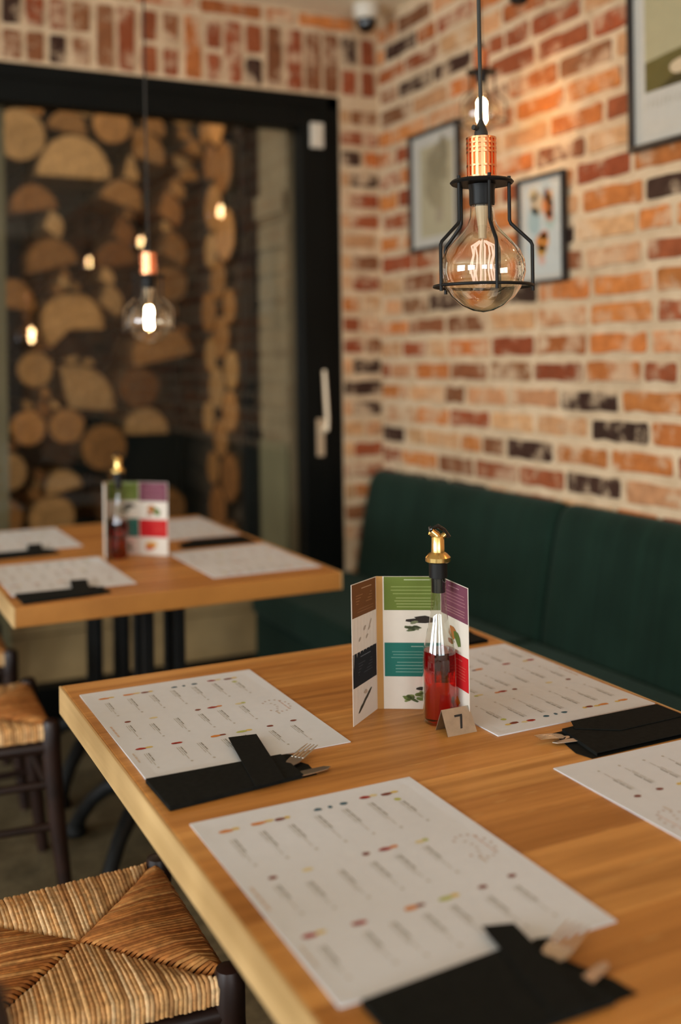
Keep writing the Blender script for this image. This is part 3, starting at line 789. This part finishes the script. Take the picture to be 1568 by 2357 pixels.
def fork(label, path, end_w=.024, z=.003):
    """path: points from the hidden handle to the tine tips"""
    t = thing('fork', label, 'fork', (path[0][0], path[0][1], TZ + z), 0, 'forks tucked into black pouches')
    P = [Vector((x - path[0][0], y - path[0][1], 0)) for x, y in path]
    d = (P[-1] - P[-2]).normalized(); nrm = Vector((-d.y, d.x, 0)); L = (P[-1] - P[-2]).length; base = P[-2]
    b = MB(); b.tube(P[:-1] + [base + d * L * .22], [.0035] * (len(P) - 1) + [.0062], 8, flat=.35); b.build('handle', M['steel'], t, smooth=50)
    b = MB(); S = lambda a, w, zz: tuple(base + d * (L * a) + nrm * (w * end_w) + Vector((0, 0, zz)))
    zz = lambda a: .0015 + .010 * max(0, a - .15) - .004 * a * a
    for a0, a1, w0, w1 in ((.18, .30, .30, .48), (.30, .48, .48, .5)):
        n = len(b.v)
        for a, w in ((a0, w0), (a1, w1)):
            for dz in (0, .0012): b.v += [S(a, -w, zz(a) + dz), S(a, w, zz(a) + dz)]
        for q in ((2, 3, 7, 6), (0, 4, 5, 1), (0, 2, 6, 4), (1, 5, 7, 3), (0, 1, 3, 2), (4, 6, 7, 5)): b.face([n + i for i in q])
    for k in range(4):
        w = -.41 + .273 * k
        b.tube([S(.46, w, zz(.46) + .0006), S(.62, w, zz(.62) + .0006), S(.8, w, zz(.8) + .0006), S(1.0, w * .98, zz(1.0) + .0006)], [.0020, .0019, .0016, .0008], 6, flat=.6)
    b.build('tines', M['steel'], t, smooth=50)
    return t
def knife(label, p, q, w=.017, z=.0032):
    t = thing('knife', label, 'knife', (p[0], p[1], TZ + z), 0, 'knives tucked into black pouches')
    d = Vector((q[0] - p[0], q[1] - p[1], 0)); L = d.length; d.normalize(); n_ = Vector((-d.y, d.x, 0))
    S = lambda a, ww: tuple((d * (L * a) + n_ * (ww * w)).xy)
    b = MB(); b.prism([S(-.55, -.25), S(.05, -.3), S(.05, .3), S(-.55, .25)], 0, .0022); b.build('handle', M['steel'], t, bevel=.0007)
    b = MB(); b.prism([S(.05, -.42), S(.6, -.5), S(.88, -.42), S(1, -.05), S(.9, .32), S(.6, .42), S(.05, .42)], .0004, .0018); b.build('blade', M['steel'], t, bevel=.0004)
    return t
fork('fork lying over the pouch on the far left placemat', [(.510, 1.328), (.545, 1.332), (.562, 1.334), (.6315, 1.391)], .020)
knife('knife beside the fork in the pouch on the far left placemat', (.548, 1.309), (.624, 1.3165))
fork('fork sticking out of the pouch at the bottom edge', [(.535, .765), (.57, .782), (.585, .789), (.658, .829)], .026)
knife('knife in the pouch at the bottom edge, nearest the camera', (.585, .748), (.645, .772), .014, .0032)
fork('fork poking out of the pouch between the right-hand placemats', [(1.04, 1.262), (1.00, 1.258), (.985, 1.257), (.930, 1.261)], .020)
knife('knife under the fork of the pouch between the right-hand placemats', (1.00, 1.235), (.945, 1.245), .014)

# ------------------------------------------------------------------ open menu cards, oil bottles, table number
def menu_card(label, A, Bp, C, D, h=.212, leanA=(0, 0)):
    """four fold lines A B C D on the table: left wing, back panel, right wing"""
    t = thing('menu_card', label, 'menu', (Bp[0], Bp[1], TZ), 0, 'folded menu cards standing on the tables')
    b = MB(); K = (.70, .62, .53)
    base = [Vector((p[0] - Bp[0], p[1] - Bp[1], .0008)) for p in (A, Bp, C, D)]
    top = [v + Vector((0, 0, h)) for v in base]; top[0] += Vector((leanA[0], leanA[1], 0)); top[0].z += .001
    def panel(i, draw):
        p0, p1, q0, q1 = base[i], base[i + 1], top[i], top[i + 1]
        nrm = (p1 - p0).cross(Vector((0, 0, 1))).normalized()        # towards the viewer side
        def P(s_, v, l=0):
            lo = p0.lerp(p1, s_); hi = q0.lerp(q1, s_); return lo.lerp(hi, v) + nrm * l
        n = 8
        for k in range(n):
            a, e = k / n, (k + 1) / n
            b.poly([P(a, 0, .0003), P(e, 0, .0003), P(e, 1, .0003), P(a, 1, .0003)], K)
            b.poly([P(e, 0, -.0003), P(a, 0, -.0003), P(a, 1, -.0003), P(e, 1, -.0003)], K)
        b.poly([P(0, 1, .0003), P(1, 1, .0003), P(1, 1, -.0003), P(0, 1, -.0003)], K)
        for s_ in (0, 1): b.poly([P(s_, 0, .0003), P(s_, 1, .0003), P(s_, 1, -.0003), P(s_, 0, -.0003)], K)
        def rect(s0, v0, s1, v1, c, l=.0005): b.poly([P(s0, v0, l), P(s1, v0, l), P(s1, v1, l), P(s0, v1, l)], c)
        def blob(s_, v, rs, rv, c, l=.0009, m=9, rot=0): b.poly([P(s_ + (rs * math.cos(2 * PI * k / m) * R.uniform(.75, 1.2)) , v + rv * math.sin(2 * PI * k / m) * R.uniform(.75, 1.2) + rot * rs * math.cos(2 * PI * k / m), l) for k in range(m)], c)
        draw(rect, blob)
    def lines(rect, s0, s1, v1, n, c, dv=.020):
        for k in range(n): rect(s0 + R.uniform(0, .04), v1 - k * dv - .006, s1 - R.uniform(0, .06), v1 - k * dv, c, .0008)
    def left(rect, blob):
        rect(0.02, .755, .97, .995, (.15, .058, .018)); lines(rect, .35, .8, .955, 1, (.45, .28, .16)); lines(rect, .15, .85, .91, 4, (.27, .125, .05)); lines(rect, .2, .9, .81, 2, (.22, .10, .04))
        for k in range(6): blob(R.uniform(.3, .8), R.uniform(.57, .70), .05, .012, (.40, .33, .26), rot=R.uniform(-.3, .5))
        rect(.02, .26, .97, .50, (.012, .014, .018)); lines(rect, .3, .75, .465, 1, (.13, .14, .16)); lines(rect, .2, .8, .42, 5, (.045, .05, .06))
        for k in range(8): blob(.3 + .05 * k, .09 + .012 * k, .10, .016, (.055, .045, .03), rot=.2)
        blob(.5, .19, .08, .015, (.45, .35, .26))
    def back(rect, blob):
        rect(0, .0, .10, 1, (.46, .24, .075), .0006)
        rect(.12, .745, .995, .998, (.125, .165, .030)); lines(rect, .42, .88, .978, 1, (.46, .50, .30), .02); lines(rect, .22, .88, .925, 3, (.27, .32, .10), .026); lines(rect, .28, .9, .84, 4, (.30, .34, .12), .022)
        blob(.72, .668, .24, .020, (.030, .022, .018)); blob(.73, .688, .14, .016, (.030, .022, .018), .0010)
        for k in range(9): blob(R.uniform(.45, .68), R.uniform(.585, .655), .07, .011, R.choice(((.10, .115, .05), (.17, .18, .10), (.055, .07, .03))), .0011, rot=R.uniform(-.2, .2))
        rect(.12, .245, .995, .50, (.020, .145, .115)); lines(rect, .5, .92, .475, 1, (.26, .40, .33)); lines(rect, .22, .9, .435, 3, (.13, .29, .235), .022); lines(rect, .28, .92, .355, 4, (.17, .33, .27), .024)
        for k in range(12): blob(R.uniform(.42, .85), R.uniform(.06, .145), .07, .014, R.choice(((.13, .17, .045), (.07, .09, .03), (.20, .235, .08))), .0010, rot=R.uniform(-.25, .25))
        blob(.72, .155, .13, .016, (.035, .028, .02), .0012)
    def right(rect, blob):
        rect(.02, .735, .985, .995, (.165, .048, .075)); lines(rect, .3, .75, .965, 1, (.42, .23, .25)); lines(rect, .12, .92, .925, 4, (.30, .125, .145), .024); lines(rect, .15, .92, .815, 3, (.32, .15, .155), .02)
        blob(.45, .625, .15, .055, (.42, .15, .04)); blob(.62, .60, .13, .05, (.11, .15, .03), .0011, rot=-.2); blob(.38, .56, .12, .022, (.30, .09, .03), .0012)
        rect(.02, .245, .985, .49, (.50, .012, .014)); lines(rect, .3, .8, .455, 1, (.60, .12, .09)); lines(rect, .5, .92, .41, 5, (.55, .07, .05), .022)
        blob(.45, .14, .22, .05, (.62, .30, .05)); blob(.36, .10, .15, .04, (.50, .10, .03), .0011)
    panel(0, left); panel(1, back); panel(2, right)
    b.build('leaflet', M['paper'], t)
    return t
menu_card('colourful folded menu card standing behind the oil bottle on the big table', (.727, 1.450), (.800, 1.508), (.889, 1.456), (.879, 1.360), leanA=(.006, .014))
menu_card('colourful folded menu card standing on the back table', (.728, 3.000), (.748, 3.105), (.838, 3.050), (.905, 2.985))

def oil_bottle(label, loc, rz):
    t = thing('oil_bottle', label, 'bottle', loc, rz, 'oil bottles with gold pourers')
    b = MB(); r = .0262
    b.lathe([(r - .003, 0), (r, .004), (r, .098), (.0248, .112), (.0205, .132), (.0162, .150), (.0132, .168), (.0120, .19), (.0120, .222)], 32, caps=False)
    b.lathe([(.0, .0005), (r - .003, 0)], 32, caps=False); b.build('glass_bottle', M['bottle'], t, smooth=50)
    b = MB(); q = r - .0022
    b.lathe([(.0, .0035), (q - .003, .0035), (q, .007), (q, .098), (.0238, .1105), (.0, .1105)], 32, caps=False)
    o = b.build('oil', M['oil'], t, smooth=50); o['label'] = 'red oil filling the lower half'
    b = MB(); b.lathe([(.0105, .200), (.0105, .222), (.0142, .223), (.0142, .246)], 24); b.build('stopper', M['blackmetal'], t, smooth=35)
    b = MB(); b.lathe([(.017, .2462), (.0195, .248), (.0195, .254), (.015, .259), (.0105, .262), (.0098, .285), (.0085, .287)], 24)
    b.tube([(0, 0, .280), (-.003, 0, .288), (-.011, 0, .2945)], [.0080, .0072, .0062], 12); b.tube([(0, 0, .276), (.005, 0, .284), (.012, 0, .289)], [.006, .005, .0042], 10)
    o = b.build('pourer', M['gold'], t, smooth=40); o['label'] = 'gold pourer spout'
    b = MB(); b.tube([(-.010, 0, .297), (-.013, 0, .2965)], [.0066, .005], 10); b.tube([(-.010, 0, .298), (0, 0, .302), (.010, 0, .296), (.018, 0, .284)], [.0022, .0035, .003, .0035], 8)
    b.build('flap_cap', M['blacklens'], t, smooth=40)
    return t
ob = oil_bottle('red oil bottle with gold pourer in front of the big table menu card', (.857, 1.410, TZ), -.3)
copy_thing(ob, 'red oil bottle with a gold pourer on the back table', (.772, 3.024, TZ), .4)

t = thing('table_number_sign', 'small bent steel table sign with a black number 7', 'sign', (.857, 1.346, TZ))
b = MB(); w = .0255; ap = .0185; hh = .0345; th = .0011
def slab(pts):
    n = len(b.v); b.v += pts
    for q in ((0, 1, 2, 3), (7, 6, 5, 4), (0, 4, 5, 1), (1, 5, 6, 2), (2, 6, 7, 3), (3, 7, 4, 0)): b.face([n + i for i in q])
slab([(-w, 0, .0), (w, 0, .0), (w - .002, ap, hh), (-w + .000, ap, hh), (-w, th, 0), (w, th, 0), (w - .002, ap + .0005, hh - th), (-w, ap + .0005, hh - th)])
slab([(-w, 2 * ap - th - .001, 0), (w, 2 * ap - th - .001, 0), (w - .002, ap, hh - th), (-w, ap, hh - th), (-w, 2 * ap - .001, 0), (w, 2 * ap - .001, 0), (w - .002, ap + .0008, hh), (-w, ap + .0008, hh)])
b.build('bent_plate', M['brushed'], t)
b = MB(); S = lambda u, v: (u, v / hh * ap - .00035, v + .0002)
b.poly([S(-.0062, .0255), S(-.0062, .0228), (S(.0034, .0228)), S(.0072, .0228), S(.0072, .0255)]); b.poly([S(.0034, .0230), S(-.0012, .0075), S(.0022, .0075), S(.0072, .0230)])
o = b.build('number_seven', M['number'], t); o['label'] = 'black numeral 7'

# ------------------------------------------------------------------ pendant lamps
def pendant(label, loc, lit, canopy=True):
    t = thing('pendant_lamp', label, 'lamp', loc, 0, 'caged copper pendant lamps')
    b = MB(); b.lathe([(.019, .006), (.0195, .064), (.012, .067)], 24)
    for k in range(18):
        a = 2 * PI * k / 18; b.obox((.0208 * math.cos(a), .0208 * math.sin(a), .036), (.0034, .0036, .060), Matrix.Rotation(a, 3, 'Z'))
    for z in (.008, .024, .0445, .051, .058, .0655): b.lathe([(.0195, z - .0016), (.0228, z - .0014), (.0228, z + .0014), (.0195, z + .0016)], 24)
    b.build('copper_cap', M['copper'], t, smooth=35)
    b = MB(); b.lathe([(.0105, .0665), (.010, .076), (.0055, .088), (.0034, .094)], 14); b.tube([(-.008, -.002, .080), (-.0165, -.004, .081)], [.0036, .004], 8)
    b.tube([(0, 0, .090), (-.003, 0, (CZ - loc[2]) * .5), (-.006, 0, CZ - loc[2] - .0255)], .0030, 8); b.build('cord', M['cord'], t, smooth=40)
    b = MB(); b.lathe([(.045, -.025), (.05, -.02), (.05, -.0005)], 24, (-.006, 0, CZ - loc[2])); b.build('ceiling_cup', M['blackmetal'], t, smooth=35)
    b = MB(); b.lathe([(.0225, -.0022), (.0455, -.003), (.048, 0), (.0455, .003), (.0225, .0046), (.018, .0058)], 28)
    b.lathe([(.0185, -.034), (.0192, -.031), (.0192, -.012), (.021, -.0035)], 24)
    b.build('socket', M['blackmetal'], t, smooth=35)
    cage = MB()
    for k in range(5):
        a = math.radians(-26.2 - 90 + 8 + 72 * k); ca, sa = math.cos(a), math.sin(a)
        cage.tube([(r_ * ca, r_ * sa, z) for r_, z in ((.0405, .008), (.0405, -.058), (.0425, -.063), (.0715, -.091), (.0735, -.096), (.0735, -.164))], .0027, 8)
    cage.tube([(.0735 * math.cos(2 * PI * k / 40), .0735 * math.sin(2 * PI * k / 40), -.1555) for k in range(40)], .0024, 8, closed=True)
    cage.build('wire_cage', M['blackmetal'], t, smooth=50)
    b = MB(); b.lathe([(0, -.195), (.016, -.1925), (.032, -.185), (.047, -.172), (.0585, -.155), (.0638, -.135), (.0625, -.117), (.055, -.101), (.043, -.087), (.031, -.075), (.0225, -.064), (.0185, -.053), (.0172, -.035)], 40, caps=False)
    b.build('glass_bulb', M['bulb'], t, smooth=80)
    b = MB(); b.lathe([(.0062, -.084), (.0066, -.070), (.0088, -.05), (.011, -.036)], 16); b.lathe([(.002, -.150), (.0016, -.084)], 8); b.build('glass_stem', M['stem'], t, smooth=50)
    b = MB(); n = 8
    for k in range(n):
        a = 2 * PI * k / n; r1 = .0085 if lit else .0165
        p = [(.005 * math.cos(a), .005 * math.sin(a), -.088)]
        for i in range(5): p.append((r1 * (1 + .15 * math.sin(i * 2 + k)) * math.cos(a), r1 * (1 + .15 * math.sin(i * 2 + k)) * math.sin(a), -.095 - .0135 * i))
        p.append((.004 * math.cos(a), .004 * math.sin(a), -.152))
        b.tube(p, .0022 if lit else .0015, 6)
    o = b.build('filament', M['fil_lit'] if lit else M['fil_dim'], t, smooth=60); o['label'] = 'glowing filament loops'
    return t
pendant('caged copper pendant hanging in sharp focus over the big table', (.900, 1.340, 1.574), False)
p2_ = pendant('lit copper pendant hanging over the back table, in front of the glass door', (.864, 3.007, 1.560), True)
def wall_lamp(label, x, y): return pendant(label, (x, y, 2.196), True)
wall_lamp('lit copper pendant high by the brick wall, behind the nearest pendant cord', 1.858, 2.761)
for y in (1.27, -.17):                                   # the next two in the row: out of frame, mirrored in the glass door
    c = copy_thing([o for o in COL.objects if o.get('category') == 'lamp' and o.name.startswith('pendant') and abs(o.location.z - 2.196) < 1e-4][0],
                   'lit pendant seen only as a warm spot mirrored in the glass door', (1.858, y, 2.196))
    c['group'] = 'pendants mirrored in the glass door'

# ------------------------------------------------------------------ rush-seated chairs
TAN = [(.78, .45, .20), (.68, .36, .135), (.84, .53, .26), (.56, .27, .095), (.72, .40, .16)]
BRN = [(.58, .235, .065), (.48, .175, .042), (.66, .30, .09), (.40, .135, .032), (.56, .21, .052)]  # redder rush, with part of the seat's shading put into the colour
def make_chair(label, loc, rz=0):
    t = thing('rush_chair', label, 'chair', loc, rz, 'dark rush-seated chairs')
    FX, BX, FY, BY = .165, -.185, .182, .160; SZ = .457
    b = MB(); hw = lambda x: BY + (FY - BY) * (x - BX) / (FX - BX) + .004
    def strand(pts, r, col): b.tube(pts, r, 6, col, flat=.8)
    n = 52; xf, xb = FX - .006, BX + .010
    for sgn in (-1, 1):                                  # strands wrapped over the two side rails
        for k in range(n):
            x = xb + (xf - xb) * (k + .5) / n
            fr = x / xf if x > 0 else x / xb
            ye = hw(x) + .010; yi = max(.006, ye * fr * .97)
            sk = .10 * x * (1 - fr)
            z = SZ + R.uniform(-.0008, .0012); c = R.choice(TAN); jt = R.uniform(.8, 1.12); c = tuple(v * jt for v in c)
            strand([(x - sk, sgn * (yi - .004), z - .009), (x - sk * .9, sgn * (yi + .004), z - .002), (x - sk * .4, sgn * (yi * .45 + ye * .55), z + .003), (x + R.uniform(-.001, .001), sgn * (ye - .006), z), (x + R.uniform(-.001, .001), sgn * (ye + .001), z - .008), (x, sgn * (ye - .001), z - .030)], .0036, c)
    for xe, lim in ((xf, 1), (xb, -1)):                  # strands over front and back rails
        for k in range(n):
            y = (hw(xe) - .006) * (-1 + 2 * (k + .5) / n); fr = abs(y) / (hw(xe) - .006)
            xi = xe * fr * .97; xo = xe + lim * .012
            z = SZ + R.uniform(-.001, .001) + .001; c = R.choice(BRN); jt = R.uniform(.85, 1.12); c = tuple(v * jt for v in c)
            q = 1 - .12 * (1 - fr)
            strand([(xi - lim * .004, y * q, z - .008), (xi + lim * .005, y * q, z - .001), (xi * .5 + xo * .5, y * .96, z + .004), (xo - lim * .008, y, z + .001), (xo, y, z - .007), (xo - lim * .002, y, z - .030)], .0036, c)
    b.poly([(FX, -FY, SZ - .02), (FX, FY, SZ - .02), (BX, BY, SZ - .02), (BX, -BY, SZ - .02)], (.12, .06, .025))
    b.build('seat', M['rush'], t, smooth=60)
    def part(name, path, rad, n=12):
        b = MB(); b.tube(path, rad, n); return b.build(name, M['darkwood'], t, smooth=50)
    for s_ in (-1, 1):
        part('leg', [(FX + .040, s_ * (FY + .012), 0), (FX + .016, s_ * (FY + .006), .22), (FX + .004, s_ * (FY + .002), .40), (FX + .004, s_ * (FY + .002), .452), (FX + .004, s_ * (FY + .002), .468), (FX + .004, s_ * (FY + .002), .472)], [.015, .020, .023, .023, .018, .008])
        part('back_post', [(BX - .07, s_ * (BY + .01), 0), (BX - .03, s_ * (BY + .005), .25), (BX - .008, s_ * BY, .45), (BX - .02, s_ * BY, .65), (BX - .065, s_ * (BY - .01), .86), (BX - .067, s_ * (BY - .01), .872)], [.016, .019, .021, .019, .017, .010])
        part('stretcher', [(BX - .03, s_ * (BY + .005), .22), (FX + .018, s_ * (FY + .006), .22)], .010, 8)
        part('stretcher', [(BX - .022, s_ * (BY + .003), .32), (FX + .010, s_ * (FY + .004), .32)], .010, 8)
        part('seat_rail', [(BX - .008, s_ * BY, .408), (FX + .004, s_ * (FY + .002), .408)], [.017, .017], 8)
    part('seat_rail', [(FX + .004, -FY, .408), (FX + .004, FY, .408)], [.017, .017], 8)
    part('stretcher', [(FX + .014, -FY - .004, .27), (FX + .014, FY + .004, .27)], .011, 8)
    part('stretcher', [(BX - .028, -BY, .24), (BX - .028, BY, .24)], .010, 8)
    for z, d in ((.56, -.012), (.68, -.026), (.81, -.055)):
        b = MB(); pts = [(BX + d - .018 * math.sin(PI * i / 8), BY * (-1 + 2 * i / 8), z) for i in range(9)]
        for i in range(8):
            n0 = len(b.v); p, q = pts[i], pts[i + 1]
            for (x, y, zz) in (p, q):
                for dx in (-.005, .005):
                    for dz in (-.024, .024): b.v.append((x + dx, y, zz + dz))
            for f in ((0, 1, 5, 4), (2, 6, 7, 3), (1, 3, 7, 5), (0, 4, 6, 2)): b.face([n0 + j for j in f])
            if i == 0: b.face([n0 + j for j in (0, 2, 3, 1)])
            if i == 7: b.face([n0 + j for j in (4, 5, 7, 6)])
        b.build('back_slat', M['darkwood'], t, smooth=40)
    return t
ch = make_chair('rush-seated chair in the lower left, pushed under the big table', (.338, 1.588, 0), -.02)
copy_thing(ch, 'rush-seated chair at the left edge, pushed up to the front of the back table', (.322, 2.752, 0), -.03)
copy_thing(ch, 'rush-seated chair mostly cut off by the left edge, at the back table far end', (.335, 3.435, 0), -.02)
copy_thing(ch, 'chair of which only a dark blurred post top shows in the bottom left corner', (.349, .945, 0), .0)

# ------------------------------------------------------------------ light: daylight through the left windows, added rear fill, sky over the yard, lamps
def area(name, loc, rot, sx, sy, e, col):
    l = bpy.data.lights.new(name, 'AREA'); l.shape = 'RECTANGLE'; l.size = sx; l.size_y = sy; l.energy = e; l.color = col
    o = bpy.data.objects.new(name, l); COL.objects.link(o); o.location = loc; o.rotation_euler = rot; return o
for i, (y0, y1) in enumerate(WINS):
    area('daylight', (LX - .10, (y0 + y1) / 2, 1.52), (0, -PI / 2, 0), 1.6, y1 - y0, 172, (.86, .96, 1.04))
for i, (x0, x1) in enumerate(RWINS):
    area('rear_fill_daylight', ((x0 + x1) / 2, RY - .10, 1.57), (PI / 2, 0, 0), x1 - x0, 1.7, 82, (.86, .96, 1.04))  # added fill from behind the viewer, set in the unseen rear windows
w = bpy.data.worlds.new('sky'); scene.world = w; w.use_nodes = True
bg = w.node_tree.nodes['Background']; bg.inputs['Color'].default_value = (1, .93, .80, 1); bg.inputs['Strength'].default_value = 1.6

# ------------------------------------------------------------------ camera
cam = bpy.data.cameras.new('camera'); co = bpy.data.objects.new('camera', cam); COL.objects.link(co); scene.camera = co
cam.sensor_fit = 'AUTO'; cam.sensor_width = 36; F = 2450.0
cam.lens = F / 2357 * 36; cam.shift_y = -(2357 / 2 - 829) / 2357; cam.clip_start = .02; cam.clip_end = 60
ya = math.radians(26.2); fw = Vector((math.sin(ya), math.cos(ya), 0)); rt = Vector((math.cos(ya), -math.sin(ya), 0)); up = Vector((0, 0, 1)); s_ = .0135
cr = (rt - up * s_).normalized(); cu = (up + rt * s_).normalized(); bk = -fw
co.matrix_world = Matrix(((cr.x, cu.x, bk.x, 0), (cr.y, cu.y, bk.y, 0), (cr.z, cu.z, bk.z, 1.31), (0, 0, 0, 1)))
cam.dof.use_dof = True; cam.dof.focus_distance = 1.60; cam.dof.aperture_fstop = 1.7

vs = scene.view_settings
scene.display_settings.display_device = 'sRGB'
vs.view_transform = 'Standard'; vs.look = 'None'; vs.exposure = 0.0; vs.gamma = 1.0; vs.use_curve_mapping = False
cy = scene.cycles
cy.use_denoising = True; cy.max_bounces = 10; cy.diffuse_bounces = 4; cy.glossy_bounces = 5; cy.transmission_bounces = 8; cy.transparent_max_bounces = 24
cy.caustics_reflective = False; cy.caustics_refractive = True; cy.sample_clamp_indirect = 6; cy.blur_glossy = .5
